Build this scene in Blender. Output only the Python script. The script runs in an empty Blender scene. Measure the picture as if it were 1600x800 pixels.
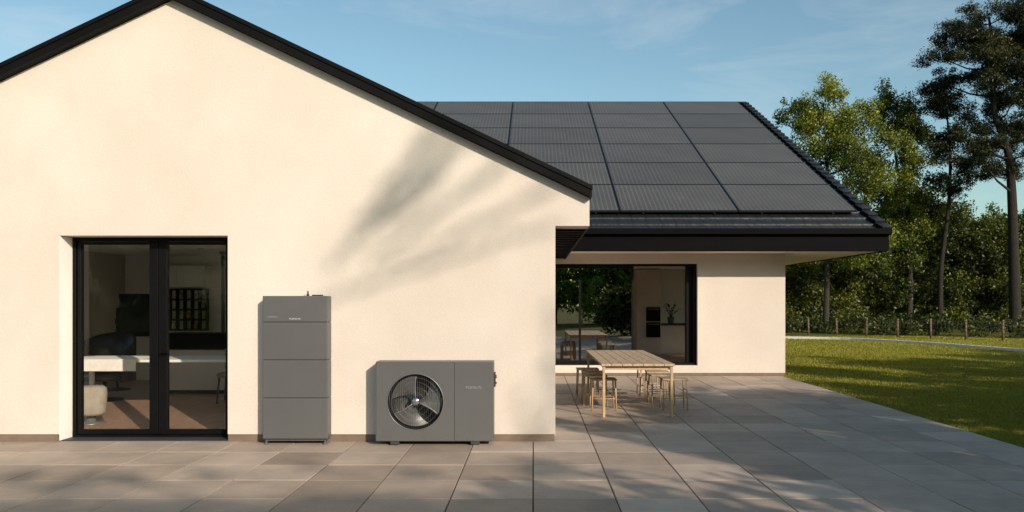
import bpy, bmesh, math, random
import numpy as np
from mathutils import Vector, Matrix
random.seed(7)
rng = np.random.default_rng(7)
S = bpy.context.scene
C = S.collection
F, CX, CY, H = 1250.0, 833.0, 472.0, 1.6
def wx(px, Y): return (px-CX)*Y/F
def wz(py, Y): return H+(CY-py)*Y/F
ELEV = math.radians(23.0); TE = math.tan(ELEV)
SH = Vector((0.552, -0.834, 0)).normalized()

# ------------------------------------------------------------------ helpers
class MB:
    def __init__(s): s.bm = bmesh.new()
    def merge(s, b):
        me = bpy.data.meshes.new('tmp'); b.to_mesh(me); b.free()
        s.bm.from_mesh(me); bpy.data.meshes.remove(me)
    def box(s, x0, x1, y0, y1, z0, z1, bev=0, seg=2, M=None):
        b = bmesh.new(); bmesh.ops.create_cube(b, size=1)
        for v in b.verts:
            v.co = Vector(((x0+x1)/2+v.co.x*(x1-x0), (y0+y1)/2+v.co.y*(y1-y0), (z0+z1)/2+v.co.z*(z1-z0)))
        if bev: bmesh.ops.bevel(b, geom=b.edges[:], offset=bev, segments=seg, affect='EDGES', profile=0.5)
        if M is not None: b.transform(M)
        s.merge(b); return s
    def tube(s, pts, rad, n=8, cap=True):
        pts = [Vector(p) for p in pts]
        if not isinstance(rad, (list, tuple)): rad = [rad]*len(pts)
        rings = []; up = None
        for i, p in enumerate(pts):
            d = (pts[min(i+1, len(pts)-1)]-pts[max(i-1, 0)]).normalized()
            if up is None:
                up = d.cross(Vector((0, 0, 1)))
                if up.length < 1e-3: up = Vector((1, 0, 0))
            a = (up-d*up.dot(d)).normalized(); b = d.cross(a); up = a
            rings.append([s.bm.verts.new(p+(a*math.cos(2*math.pi*k/n)+b*math.sin(2*math.pi*k/n))*rad[i]) for k in range(n)])
        for r0, r1 in zip(rings, rings[1:]):
            for k in range(n):
                f = s.bm.faces.new((r0[k], r0[(k+1) % n], r1[(k+1) % n], r1[k])); f.smooth = True
        if cap:
            s.bm.faces.new(rings[0][::-1]); s.bm.faces.new(rings[-1])
        return s
    def lathe(s, prof, c, axis='Z', n=48):
        rings = []
        for r, h in prof:
            ring = []
            for k in range(n):
                a = 2*math.pi*k/n
                if axis == 'Z': p = Vector((r*math.cos(a), r*math.sin(a), h))
                else: p = Vector((r*math.cos(a), h, r*math.sin(a)))
                ring.append(s.bm.verts.new(Vector(c)+p))
            rings.append(ring)
        for r0, r1 in zip(rings, rings[1:]):
            for k in range(n):
                f = s.bm.faces.new((r0[k], r0[(k+1) % n], r1[(k+1) % n], r1[k])); f.smooth = True
        return s
    def prism(s, poly, a0, a1, axis='Y'):
        def P(u, v, a): return (u, a, v) if axis == 'Y' else (a, u, v)
        A = [s.bm.verts.new(P(u, v, a0)) for u, v in poly]
        B = [s.bm.verts.new(P(u, v, a1)) for u, v in poly]
        s.bm.faces.new(A); s.bm.faces.new(B[::-1])
        n = len(poly)
        for i in range(n): s.bm.faces.new((A[i], B[i], B[(i+1) % n], A[(i+1) % n]))
        return s

def obj(name, mb, m, parent=None, normals=True):
    if normals: bmesh.ops.recalc_face_normals(mb.bm, faces=mb.bm.faces[:])
    me = bpy.data.meshes.new(name); mb.bm.to_mesh(me); mb.bm.free()
    me.materials.append(m)
    return link(name, me, parent)
def link(name, me, parent=None):
    o = bpy.data.objects.new(name, me); C.objects.link(o)
    if parent is not None:
        o.parent = parent
        if parent.type == 'EMPTY': o.matrix_parent_inverse = parent.matrix_basis.inverted()
    return o
def tag(o, label=None, cat=None, group=None, kind=None):
    if label: o['label'] = label
    if cat: o['category'] = cat
    if group: o['group'] = group
    if kind: o['kind'] = kind
    return o
def thing(name, loc, label, cat, group=None):
    o = bpy.data.objects.new(name, None); C.objects.link(o); o.location = loc
    o.empty_display_size = 0.2
    return tag(o, label, cat, group)
def struct(name, mb, m):
    o = obj(name, mb, m); o['kind'] = 'structure'; return o
def copy_tree(o, parent=None):
    kids = list(o.children)
    c = o.copy(); C.objects.link(c)
    if parent is not None: c.parent = parent
    for k in kids: copy_tree(k, c)
    return c
def part(name, m, parent, *boxes):
    for b_ in boxes:
        k = MB(); k.box(*b_); o = obj(name, k, m, parent)
    return o
def spline(pts, per=4):
    pts = [Vector(p) for p in pts]; n = len(pts); fine = []
    for i in range(n-1):
        for k_ in range(per):
            q = k_/per; P0 = pts[max(i-1, 0)]; P1 = pts[i]; P2 = pts[i+1]; P3 = pts[min(i+2, n-1)]
            fine.append(.5*((2*P1)+(P2-P0)*q+(2*P0-5*P1+4*P2-P3)*q*q+(3*P1-P0-3*P2+P3)*q**3))
    fine.append(pts[-1]); return fine

# ------------------------------------------------------------------ materials
def newmat(name):
    m = bpy.data.materials.new(name); m.use_nodes = True
    nt = m.node_tree; nt.nodes.clear()
    out = nt.nodes.new('ShaderNodeOutputMaterial')
    return m, nt, out
def ramp(nt, fac, stops):
    r = nt.nodes.new('ShaderNodeValToRGB'); nt.links.new(fac, r.inputs[0])
    e = r.color_ramp.elements
    while len(e) < len(stops): e.new(0.5)
    for i, (p, c) in enumerate(stops): e[i].position = p; e[i].color = (*c, 1)
    return r.outputs[0]
def noise(nt, scale, detail=4, stretch=None, rough=0.55):
    tc = nt.nodes.new('ShaderNodeTexCoord'); v = tc.outputs['Object']
    if stretch:
        mp = nt.nodes.new('ShaderNodeMapping'); mp.inputs['Scale'].default_value = stretch
        nt.links.new(v, mp.inputs[0]); v = mp.outputs[0]
    n = nt.nodes.new('ShaderNodeTexNoise'); n.inputs['Scale'].default_value = scale
    n.inputs['Detail'].default_value = detail; n.inputs['Roughness'].default_value = rough
    nt.links.new(v, n.inputs['Vector']); return n.outputs[0]
def mul(nt, a, b):
    mx = nt.nodes.new('ShaderNodeMix'); mx.data_type = 'RGBA'; mx.blend_type = 'MULTIPLY'; mx.inputs[0].default_value = 1
    nt.links.new(a, mx.inputs[6]); nt.links.new(b, mx.inputs[7]); return mx.outputs[2]
def mat(name, c, rough=0.6, var=0.15, scale=3, bump=0.0, bscale=60, metal=0.0, stretch=None, spec=0.5, bdist=0.01):
    m, nt, out = newmat(name)
    p = nt.nodes.new('ShaderNodeBsdfPrincipled')
    lo = tuple(x*(1-var) for x in c); hi = tuple(min(1, x*(1+var)) for x in c)
    col = ramp(nt, noise(nt, scale, 5, stretch), [(0.3, lo), (0.7, hi)])
    nt.links.new(col, p.inputs['Base Color'])
    p.inputs['Roughness'].default_value = rough; p.inputs['Metallic'].default_value = metal
    p.inputs['Specular IOR Level'].default_value = spec
    if bump:
        b = nt.nodes.new('ShaderNodeBump'); b.inputs['Strength'].default_value = bump; b.inputs['Distance'].default_value = bdist
        nt.links.new(noise(nt, bscale, 3, stretch), b.inputs['Height']); nt.links.new(b.outputs[0], p.inputs['Normal'])
    nt.links.new(p.outputs[0], out.inputs[0])
    return m
def glass(name, tint, refl, k=1.0):
    m, nt, out = newmat(name)
    t = nt.nodes.new('ShaderNodeBsdfTransparent'); t.inputs[0].default_value = (*tint, 1)
    g = nt.nodes.new('ShaderNodeBsdfGlossy'); g.inputs['Roughness'].default_value = 0.0
    f = nt.nodes.new('ShaderNodeFresnel'); f.inputs[0].default_value = 1.5
    a = nt.nodes.new('ShaderNodeMath'); a.operation = 'MULTIPLY_ADD'; a.inputs[1].default_value = k; a.inputs[2].default_value = refl
    a.use_clamp = True
    nt.links.new(f.outputs[0], a.inputs[0])
    x = nt.nodes.new('ShaderNodeMixShader'); nt.links.new(a.outputs[0], x.inputs[0])
    nt.links.new(t.outputs[0], x.inputs[1]); nt.links.new(g.outputs[0], x.inputs[2]); nt.links.new(x.outputs[0], out.inputs[0])
    return m
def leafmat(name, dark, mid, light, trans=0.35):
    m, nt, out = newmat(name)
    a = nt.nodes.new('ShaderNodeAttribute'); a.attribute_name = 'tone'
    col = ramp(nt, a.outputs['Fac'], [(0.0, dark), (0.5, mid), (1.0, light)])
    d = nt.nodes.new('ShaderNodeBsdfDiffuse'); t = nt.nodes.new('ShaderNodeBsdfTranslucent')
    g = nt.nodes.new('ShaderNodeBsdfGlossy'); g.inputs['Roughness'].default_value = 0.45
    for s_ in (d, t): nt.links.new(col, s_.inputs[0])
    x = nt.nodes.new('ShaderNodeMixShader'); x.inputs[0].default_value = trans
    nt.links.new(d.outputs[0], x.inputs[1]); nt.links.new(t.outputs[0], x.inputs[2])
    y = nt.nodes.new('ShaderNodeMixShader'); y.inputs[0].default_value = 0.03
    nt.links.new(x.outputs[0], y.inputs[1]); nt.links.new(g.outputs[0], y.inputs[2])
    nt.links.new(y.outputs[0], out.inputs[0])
    return m

def stucco_mat():
    m, nt, out = newmat('stucco')
    p = nt.nodes.new('ShaderNodeBsdfPrincipled'); p.inputs['Roughness'].default_value = 0.92
    p.inputs['Specular IOR Level'].default_value = 0.15
    big = ramp(nt, noise(nt, 0.6, 7), [(0.3, (0.575, 0.51, 0.45)), (0.7, (0.665, 0.605, 0.545))])
    fine = ramp(nt, noise(nt, 70, 2), [(0.35, (0.92, 0.92, 0.92)), (0.6, (1, 1, 1))])
    nt.links.new(mul(nt, big, fine), p.inputs['Base Color'])
    b = nt.nodes.new('ShaderNodeBump'); b.inputs['Strength'].default_value = 0.45; b.inputs['Distance'].default_value = 0.005
    nt.links.new(noise(nt, 45, 6, rough=0.7), b.inputs['Height']); nt.links.new(b.outputs[0], p.inputs['Normal'])
    nt.links.new(p.outputs[0], out.inputs[0]); return m
def slab_mat():
    m, nt, out = newmat('concrete_slab')
    p = nt.nodes.new('ShaderNodeBsdfPrincipled'); p.inputs['Roughness'].default_value = 0.6
    p.inputs['Specular IOR Level'].default_value = 0.3
    a = nt.nodes.new('ShaderNodeAttribute'); a.attribute_name = 'tone'
    base = ramp(nt, a.outputs['Fac'], [(0, (0.325, 0.258, 0.208)), (0.5, (0.42, 0.338, 0.278)), (1, (0.52, 0.425, 0.355))])
    n1 = ramp(nt, noise(nt, 2.2, 8, rough=0.65), [(0.3, (0.76, 0.76, 0.77)), (0.7, (1.07, 1.06, 1.04))])
    n2 = ramp(nt, noise(nt, 140, 2), [(0.35, (0.88, 0.88, 0.88)), (0.65, (1.04, 1.04, 1.04))])
    nt.links.new(mul(nt, mul(nt, base, n1), n2), p.inputs['Base Color'])
    b = nt.nodes.new('ShaderNodeBump'); b.inputs['Strength'].default_value = 0.3; b.inputs['Distance'].default_value = 0.004
    nt.links.new(noise(nt, 60, 6, rough=0.7), b.inputs['Height']); nt.links.new(b.outputs[0], p.inputs['Normal'])
    nt.links.new(p.outputs[0], out.inputs[0]); return m
def panel_mat():
    m, nt, out = newmat('solar_glass')
    p = nt.nodes.new('ShaderNodeBsdfPrincipled'); p.inputs['Roughness'].default_value = 0.4; p.inputs['Specular IOR Level'].default_value = 0.35
    tc = nt.nodes.new('ShaderNodeTexCoord'); sp = nt.nodes.new('ShaderNodeSeparateXYZ'); nt.links.new(tc.outputs['Object'], sp.inputs[0])
    mu = nt.nodes.new('ShaderNodeMath'); mu.operation = 'MULTIPLY'; mu.inputs[1].default_value = 1/0.10; nt.links.new(sp.outputs[0], mu.inputs[0])
    fr = nt.nodes.new('ShaderNodeMath'); fr.operation = 'FRACT'; nt.links.new(mu.outputs[0], fr.inputs[0])
    col = ramp(nt, fr.outputs[0], [(0.0, (0.11, 0.104, 0.098)), (0.2, (0.060, 0.057, 0.053)), (0.8, (0.060, 0.057, 0.053)), (1.0, (0.11, 0.104, 0.098))])
    oi = nt.nodes.new('ShaderNodeObjectInfo')
    tn = ramp(nt, oi.outputs['Random'], [(0, (.9, .9, .9)), (1, (1.1, 1.1, 1.1))])
    nt.links.new(mul(nt, mul(nt, col, tn), ramp(nt, noise(nt, .8, 4), [(.3, (.85, .85, .85)), (.7, (1.12, 1.12, 1.12))])), p.inputs['Base Color']); nt.links.new(p.outputs[0], out.inputs[0]); return m
def tile_mat():
    m, nt, out = newmat('roof_tile')
    p = nt.nodes.new('ShaderNodeBsdfPrincipled'); p.inputs['Roughness'].default_value = 0.42; p.inputs['Specular IOR Level'].default_value = 0.4
    tc = nt.nodes.new('ShaderNodeTexCoord'); sp = nt.nodes.new('ShaderNodeSeparateXYZ'); nt.links.new(tc.outputs['Object'], sp.inputs[0])
    mu = nt.nodes.new('ShaderNodeMath'); mu.operation = 'MULTIPLY'; mu.inputs[1].default_value = 1/0.30; nt.links.new(sp.outputs[0], mu.inputs[0])
    fr = nt.nodes.new('ShaderNodeMath'); fr.operation = 'FRACT'; nt.links.new(mu.outputs[0], fr.inputs[0])
    col = ramp(nt, fr.outputs[0], [(0.0, (0.002, 0.002, 0.0025)), (0.10, (0.012, 0.0135, 0.017)), (0.90, (0.012, 0.0135, 0.017)), (1.0, (0.002, 0.002, 0.0025))])
    nt.links.new(col, p.inputs['Base Color'])
    b = nt.nodes.new('ShaderNodeBump'); b.inputs['Strength'].default_value = 0.6; b.inputs['Distance'].default_value = 0.02
    nt.links.new(noise(nt, 9, 4), b.inputs['Height']); nt.links.new(b.outputs[0], p.inputs['Normal'])
    nt.links.new(p.outputs[0], out.inputs[0]); return m
def ground_mat():
    m, nt, out = newmat('lawn_soil')
    p = nt.nodes.new('ShaderNodeBsdfPrincipled'); p.inputs['Roughness'].default_value = 0.95; p.inputs['Specular IOR Level'].default_value = 0.1
    col = ramp(nt, noise(nt, 0.6, 6, rough=0.6), [(0.25, (0.055, 0.065, 0.010)), (0.5, (0.085, 0.09, 0.014)), (0.75, (0.12, 0.115, 0.02))])
    nt.links.new(col, p.inputs['Base Color'])
    b = nt.nodes.new('ShaderNodeBump'); b.inputs['Strength'].default_value = 0.6; b.inputs['Distance'].default_value = 0.03
    nt.links.new(noise(nt, 40, 5), b.inputs['Height']); nt.links.new(b.outputs[0], p.inputs['Normal'])
    nt.links.new(p.outputs[0], out.inputs[0]); return m

M = {}
M['stucco'] = stucco_mat(); M['slab'] = slab_mat(); M['panel'] = panel_mat(); M['tile'] = tile_mat(); M['ground'] = ground_mat()
M['reveal'] = mat('white_reveal', (0.86, 0.84, 0.80), 0.85, 0.03, 2, 0.15, 50)
M['white_wall'] = mat('inner_plaster', (0.90, 0.86, 0.81), 0.9, 0.03, 2, 0.1, 40)
M['taupe'] = mat('taupe_cabinet', (0.60, 0.545, 0.485), 0.6, 0.06, 2)
M['soffit'] = mat('soffit_board', (0.90, 0.82, 0.68), 0.85, 0.04, 2, 0.1, 30)
M['black'] = mat('black_powder_coat', (0.004, 0.004, 0.0045), 0.45, 0.2, 6, 0.05, 200, spec=0.12)
M['fascia'] = mat('black_fascia', (0.0022, 0.0022, 0.0025), 0.6, 0.3, 1.5, 0.08, 30, stretch=(0.3, 1, 3), spec=0.05)
M['roofedge'] = mat('anthracite_roof_edge', (0.0045, 0.0045, 0.005), 0.55, 0.25, 2.5, 0.1, 40, spec=0.08)
M['plinth'] = mat('brown_plinth', (0.16, 0.115, 0.085), 0.7, 0.2, 5, 0.2, 60)
M['bed'] = mat('joint_sand', (0.04, 0.034, 0.03), 0.95, 0.3, 20, 0.3, 90)
M['floor'] = mat('wood_floor', (0.36, 0.23, 0.155), 0.4, 0.3, 3, 0.05, 30, stretch=(8, 0.7, 1))
M['teak'] = mat('weathered_wood', (0.44, 0.325, 0.21), 0.7, 0.25, 4, 0.25, 30, stretch=(9, 0.8, 9))
M['teak2'] = mat('stool_wood', (0.44, 0.305, 0.18), 0.65, 0.22, 5, 0.2, 30, stretch=(6, 6, 0.8))
M['grey'] = mat('grey_metal_casing', (0.108, 0.108, 0.110), 0.45, 0.06, 1.5, 0.03, 400, metal=0.2)
M['grey_hi'] = mat('light_grey_metal', (0.26, 0.26, 0.27), 0.35, 0.06, 3, metal=0.6)
M['ring'] = mat('ring_metal', (0.17, 0.17, 0.175), 0.38, 0.06, 3, metal=0.5)
M['grey_lo'] = mat('dark_seam', (0.03, 0.03, 0.032), 0.6, 0.1, 4)
M['duct'] = mat('fan_duct', (0.010, 0.010, 0.011), 0.6, 0.15, 4)
M['blade'] = mat('fan_blade', (0.085, 0.085, 0.087), 0.42, 0.1, 3, metal=0.2)
M['blade_rim'] = mat('fan_blade_rim', (0.18, 0.18, 0.185), 0.4, 0.1, 3, metal=0.3)
M['chrome'] = mat('polished_hub', (0.6, 0.6, 0.62), 0.15, 0.05, 3, metal=1.0)
M['mark'] = mat('printed_mark', (0.55, 0.56, 0.58), 0.5, 0.05, 5)
M['mark_dim'] = mat('printed_mark_dim', (0.26, 0.26, 0.27), 0.5, 0.05, 5)
M['alu'] = mat('panel_frame', (0.010, 0.010, 0.011), 0.4, 0.1, 3)
M['white'] = mat('white_lacquer', (0.82, 0.79, 0.75), 0.45, 0.04, 3)
M['cloth'] = mat('white_linen', (0.82, 0.79, 0.74), 0.95, 0.08, 8, 0.3, 60)
M['green'] = mat('olive_leaf', (0.06, 0.075, 0.03), 0.9, 0.2, 12, 0.2, 80)
M['linen'] = mat('beige_upholstery', (0.34, 0.30, 0.25), 0.95, 0.12, 10, 0.25, 80)
M['darkwood'] = mat('dark_wood', (0.022, 0.018, 0.016), 0.4, 0.3, 3, stretch=(1, 6, 6))
M['orange'] = mat('orange_ceramic', (0.5, 0.17, 0.04), 0.4, 0.1, 4)
M['terracotta'] = mat('grey_pot', (0.12, 0.12, 0.12), 0.5, 0.1, 5)
M['kerb'] = mat('pale_kerb', (0.62, 0.61, 0.58), 0.85, 0.1, 4, 0.2, 40)
M['post'] = mat('fence_post_wood', (0.16, 0.10, 0.06), 0.85, 0.25, 8)
M['wire'] = mat('fence_wire', (0.05, 0.05, 0.045), 0.5, 0.1, 8, metal=0.5)
M['bark'] = mat('bark', (0.03, 0.024, 0.018), 0.95, 0.4, 6, 0.8, 14, stretch=(3, 3, 0.6), bdist=0.05)
M['pinebark'] = mat('pine_bark', (0.016, 0.0125, 0.010), 0.95, 0.45, 5, 0.8, 12, stretch=(3, 3, 0.6), bdist=0.05)
M['clear'] = glass('clear_glass', (0.98, 0.98, 0.97), 0.0, 0.4)
M['coated'] = glass('coated_glass', (0.02, 0.022, 0.02), 0.48)
M['leaf'] = leafmat('broad_leaf', (0.015, 0.026, 0.004), (0.085, 0.118, 0.013), (0.36, 0.38, 0.04), 0.45)
M['leafback'] = leafmat('backlit_leaf', (0.035, 0.065, 0.006), (0.18, 0.28, 0.028), (0.38, 0.52, 0.06), 0.65)  # brighter leaf copy, light from behind put into the colour
M['leafdark'] = leafmat('dark_leaf', (0.010, 0.017, 0.004), (0.044, 0.062, 0.010), (0.19, 0.21, 0.026))  # darker greens for shrubs, woodland, undergrowth and hedge
M['needle'] = leafmat('pine_needle', (0.006, 0.010, 0.004), (0.021, 0.029, 0.009), (0.095, 0.10, 0.02), 0.25)
M['blade_grass'] = leafmat('grass_blade', (0.135, 0.14, 0.012), (0.275, 0.265, 0.026), (0.48, 0.43, 0.055), 0.42)

# ------------------------------------------------------------------ camera, light, sky
cam = bpy.data.cameras.new('camera'); cam.sensor_width = 36; cam.lens = F/1600*36
cam.shift_x = -(CX-800)/1600; cam.shift_y = (CY-400)/1600; cam.clip_end = 2000
co = bpy.data.objects.new('camera', cam); C.objects.link(co); co.location = (0, 0, H); co.rotation_euler = (math.pi/2, 0, 0)
S.camera = co
sv = Vector((SH.x*math.cos(ELEV), SH.y*math.cos(ELEV), math.sin(ELEV)))
sun = bpy.data.lights.new('sun', 'SUN'); sun.energy = 5.0; sun.angle = math.radians(0.6); sun.color = (1.0, 0.86, 0.71)
so = bpy.data.objects.new('sun', sun); C.objects.link(so); so.rotation_euler = (-sv).to_track_quat('-Z', 'Y').to_euler(); so.location = (20, -20, 20)
w = bpy.data.worlds.new('World'); S.world = w; w.use_nodes = True
nt = w.node_tree; bg = nt.nodes['Background']
sky = nt.nodes.new('ShaderNodeTexSky'); sky.sky_type = 'NISHITA'; sky.sun_disc = False
sky.sun_elevation = ELEV; sky.sun_rotation = math.atan2(SH.x, SH.y); sky.air_density = 1.0; sky.dust_density = 1.3; sky.ozone_density = 1.2
gr = nt.nodes.new('ShaderNodeRGB'); gr.outputs[0].default_value = (1.07, 1.22, 1.10, 1)
graded = mul(nt, sky.outputs[0], gr.outputs[0])
tc = nt.nodes.new('ShaderNodeTexCoord'); mp = nt.nodes.new('ShaderNodeMapping'); mp.inputs['Scale'].default_value = (1.6, 1.6, 7.0); mp.inputs['Rotation'].default_value = (0.1, 0.15, 0.4)
nt.links.new(tc.outputs['Generated'], mp.inputs[0])
cn = nt.nodes.new('ShaderNodeTexNoise'); cn.inputs['Scale'].default_value = 2.2; cn.inputs['Detail'].default_value = 8; cn.inputs['Roughness'].default_value = 0.6; cn.inputs['Distortion'].default_value = 0.6
nt.links.new(mp.outputs[0], cn.inputs['Vector'])
cf = ramp(nt, cn.outputs[0], [(0.50, (0, 0, 0)), (0.85, (.42, .42, .42))])
cm = nt.nodes.new('ShaderNodeMix'); cm.data_type = 'RGBA'; nt.links.new(cf, cm.inputs[0]); nt.links.new(graded, cm.inputs[6]); cm.inputs[7].default_value = (6.0, 6.4, 6.6, 1)
nt.links.new(cm.outputs[2], bg.inputs[0]); bg.inputs[1].default_value = 0.126
S.view_settings.view_transform = 'Standard'; S.view_settings.look = 'None'; S.view_settings.exposure = 0

# ------------------------------------------------------------------ ground and terrace
g = MB()
vs = [g.bm.verts.new((x, y, -0.03)) for x, y in ((-500, -300), (500, -300), (500, 900), (-500, 900))]; g.bm.faces.new(vs)
struct('lawn', g, M['ground'])
P = 0.675
b = MB(); b.prism([(-9.5, -2.5), (5.41, -2.5), (5.41, 17.39), (0.0, 17.39), (0.0, 9.2), (-9.5, 9.2)], -0.05, -0.010)
for v in b.bm.verts: v.co = Vector((v.co.x, v.co.z, v.co.y))
struct('paving_bed', b, M['bed'])
sl = MB(); tones = []
for j in range(-13, 17):
    y0 = 6.515+j*P
    for i in range(-14, 8):
        x0 = i*P
        if y0 > 8.9 and i < 0: continue
        y1 = min(y0+P, 17.385)
        if y1-y0 < .1: continue
        n0 = len(sl.bm.verts)
        dz = random.uniform(-0.0025, 0.0015)
        sl.box(x0+0.005, x0+P-0.005, y0+0.005, y1-0.005, -0.04, dz, bev=0.004, seg=1)
        t = min(1, max(0, random.gauss(0.5, 0.22)))
        tones += [t]*(len(sl.bm.verts)-n0)
o = struct('terrace', sl, M['slab'])
ca = o.data.color_attributes.new('tone', 'FLOAT_COLOR', 'POINT')
ca.data.foreach_set('color', np.repeat(np.array(tones, dtype=np.float32), 4))

# ------------------------------------------------------------------ house
YF = 9.17; YR = 17.39
house = thing('house', (-2, 13, 0), 'cream rendered bungalow with dark pitched roofs and black framed glass doors', 'house')
XL, XR = -8.66, 0.255
SLP = 0.4755; XA = -4.13; ZA = 5.066
zu = lambda x: ZA-SLP*abs(x-XA)
DX0, DX1, DZ = -5.43, -3.50, 2.363
wall = MB()
XB, ZB = 0.646, 2.473
poly = [(XL, 0.085), (DX0, 0.085), (DX0, DZ), (DX1, DZ), (DX1, 0.085), (XR, 0.085), (XR, ZB), (XB, ZB), (XB, zu(XB)-0.004), (XA, ZA-0.004), (2*XA-XB, zu(XB)-0.004), (2*XA-XB, ZB), (XL, ZB)]
wall.prism(poly, YF, YF+0.35)
obj('front_wall', wall, M['stucco'], house)
part('plinth', M['plinth'], house, (XL+.01, DX0, YF+0.012, YF+0.34, -0.02, 0.085), (DX1, XR-0.01, YF+0.012, YF+0.34, -0.02, 0.085))
part('door_reveal', M['reveal'], house, (DX0-.002, DX0+.004, YF+.006, YF+.25, 0.013, DZ-.005))
SY0, SY1, SZ0, SZ1 = 10.2, 15.8, 0.12, 2.42       # unseen courtyard glazing, added to bring sun into the front room
sw = MB(); sw.prism([(YF+.35, 0), (YR, 0), (YR, 2.6), (SY1, 2.6), (SY1, SZ0), (SY0, SZ0), (SY0, SZ1), (SY1-.001, SZ1), (SY1-.001, 2.6), (YF+.35, 2.6)], XR-.35, XR, 'X')
obj('side_wall', sw, M['stucco'], house)
f = MB(); xa, xb = XR-.22, XR-.14
for y in (SY0+.002, SY0+1.86, SY0+3.68, SY1-.064): f.box(xa, xb, y, y+.06, SZ0+.06, SZ1-.06)
f.box(xa-.001, xb, SY0+.002, SY1-.004, SZ0+.002, SZ0+.06); f.box(xa-.001, xb, SY0+.002, SY1-.004, SZ1-.06, SZ1-.002)
cw = obj('added_window', f, M['black'], house)
part('pane', M['clear'], cw, (xa+.03, xa+.036, SY0+.03, SY1-.03, SZ0+.04, SZ1-.04))
sw = MB(); sw.prism([(YF+.35, 0), (17.4, 0), (17.4, 2.6), (14.4, 2.6), (14.4, .15), (9.9, .15), (9.9, 2.42), (14.399, 2.42), (14.399, 2.6), (YF+.35, 2.6)], XL, XL+.35, 'X')  # unseen opening left in this wall, added to let daylight into the room
obj('side_wall', sw, M['stucco'], house)
e = 0.665; tv = 0.130; eL = 2*XA-e
ADDED_ROOFLIGHTS = [(-7.9, -4.4, 9.75, 12.4), (-3.95, -1.9, 9.75, 12.4)]     # unseen rooflights added to brighten the room, one in each slope
r = MB()
seg = lambda a, b_: [(a, zu(a)), (b_, zu(b_)), (b_, zu(b_)+tv), (a, zu(a)+tv)]
for (u0, u1), (lx0, lx1, ly0, ly1) in zip(((eL, XA), (XA, e)), ADDED_ROOFLIGHTS):
    r.prism(seg(u0, u1), 9.05, ly0); r.prism(seg(u0, u1), ly1, 21.4); r.prism(seg(u0, lx0), ly0, ly1); r.prism(seg(lx1, u1), ly0, ly1)
rf = obj('front_roof', r, M['roofedge'], house)
for lx0, lx1, ly0, ly1 in ADDED_ROOFLIGHTS:
    k = MB(); k.prism([(lx0, zu(lx0)+.09), (lx1, zu(lx1)+.09), (lx1, zu(lx1)+.096), (lx0, zu(lx0)+.096)], ly0+.002, ly1-.002); obj('added_rooflight', k, M['clear'], rf)
    k = MB(); pl = [(lx0, 2.551), (lx1, 2.551), (lx1, zu(lx1)-.004), (lx0, zu(lx0)-.004)]
    k.prism(pl, ly0-.03, ly0); k.prism(pl, ly1, ly1+.03)
    k.box(lx0-.03, lx0, ly0-.03, ly1+.03, 2.551, zu(lx0)-.02); k.box(lx1, lx1+.03, ly0-.03, ly1+.03, 2.551, zu(lx1)-.02)
    obj('added_rooflight_shaft', k, M['white_wall'], house)  # added white shaft, spreads the daylight down into the room
r = MB()
r.prism([(e+0.008, zu(e)+tv-0.045), (e+0.008, zu(e)+tv+0.004), (XA, ZA+tv+0.006), (eL-0.008, zu(e)+tv+0.004), (eL-0.008, zu(e)+tv-0.045), (XA, ZA+tv-0.042)], 9.035, 9.075)
obj('verge_trim', r, M['black'], rf)
es = MB(); es.box(XR+0.002, XB-0.01, YF+0.352, 16.44, ZB+0.02, ZB+0.06)
for k in range(20): es.box(XR+0.01, XB-0.02, YF+0.40+k*0.35, YF+0.42+k*0.35, ZB+0.008, ZB+0.0202)
obj('eave_soffit', es, M['fascia'], house)
part('eave_fascia', M['black'], house, (XB-0.01, XB+0.015, YF+0.353, 16.44, ZB+0.0, zu(XB)))

# patio door
DY = 9.42
f = MB()
f.box(DX0+.006, DX0+0.045, DY, DY+0.10, 0.012, DZ-.001, .004); f.box(DX1-0.08, DX1-.001, DY, DY+0.10, 0.012, DZ-.001, .004)
f.box(DX0+0.045, DX1-0.08, DY+.001, DY+0.10, DZ-0.045, DZ-.002); f.box(DX0+0.045, DX1-0.08, DY+.001, DY+0.10, 0.012, 0.035)
pd = obj('patio_door', f, M['black'], house)
xm = (wx(232, DY)+wx(260, DY))/2
def leaf(x0, x1, hs):
    l = MB(); y0 = DY+0.018; y1 = DY+0.085
    ls = 0.044 if hs == 1 else 0.102; rs = 0.102 if hs == 1 else 0.044
    l.box(x0, x0+ls, y0, y1, 0.04, DZ-0.05, .004); l.box(x1-rs, x1, y0, y1, 0.04, DZ-0.05, .004)
    l.box(x0+ls, x1-rs, y0+.001, y1, 0.04, 0.095); l.box(x0+ls, x1-rs, y0+.001, y1, DZ-0.085, DZ-0.052)
    obj('door_leaf', l, M['black'], pd)
    gl = MB(); gl.box(x0+ls-.005, x1-rs+.005, DY+0.05, DY+0.056, 0.09, DZ-0.08); obj('glass', gl, M['clear'], pd)
leaf(DX0+0.052, xm-0.003, 1); leaf(xm+0.003, DX1-0.085, -1)
hd = MB(); hd.box(xm+0.035, xm+0.06, DY-0.03, DY+0.02, 1.0, 1.03, .004); hd.box(xm+0.035, xm+0.15, DY-0.045, DY-0.03, 1.0, 1.025, .004)
obj('handle', hd, M['black'], pd)
part('threshold', M['grey_lo'], house, (DX0+.002, DX1-.002, 9.21, DY+0.12, -0.02, 0.012, .003))

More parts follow.
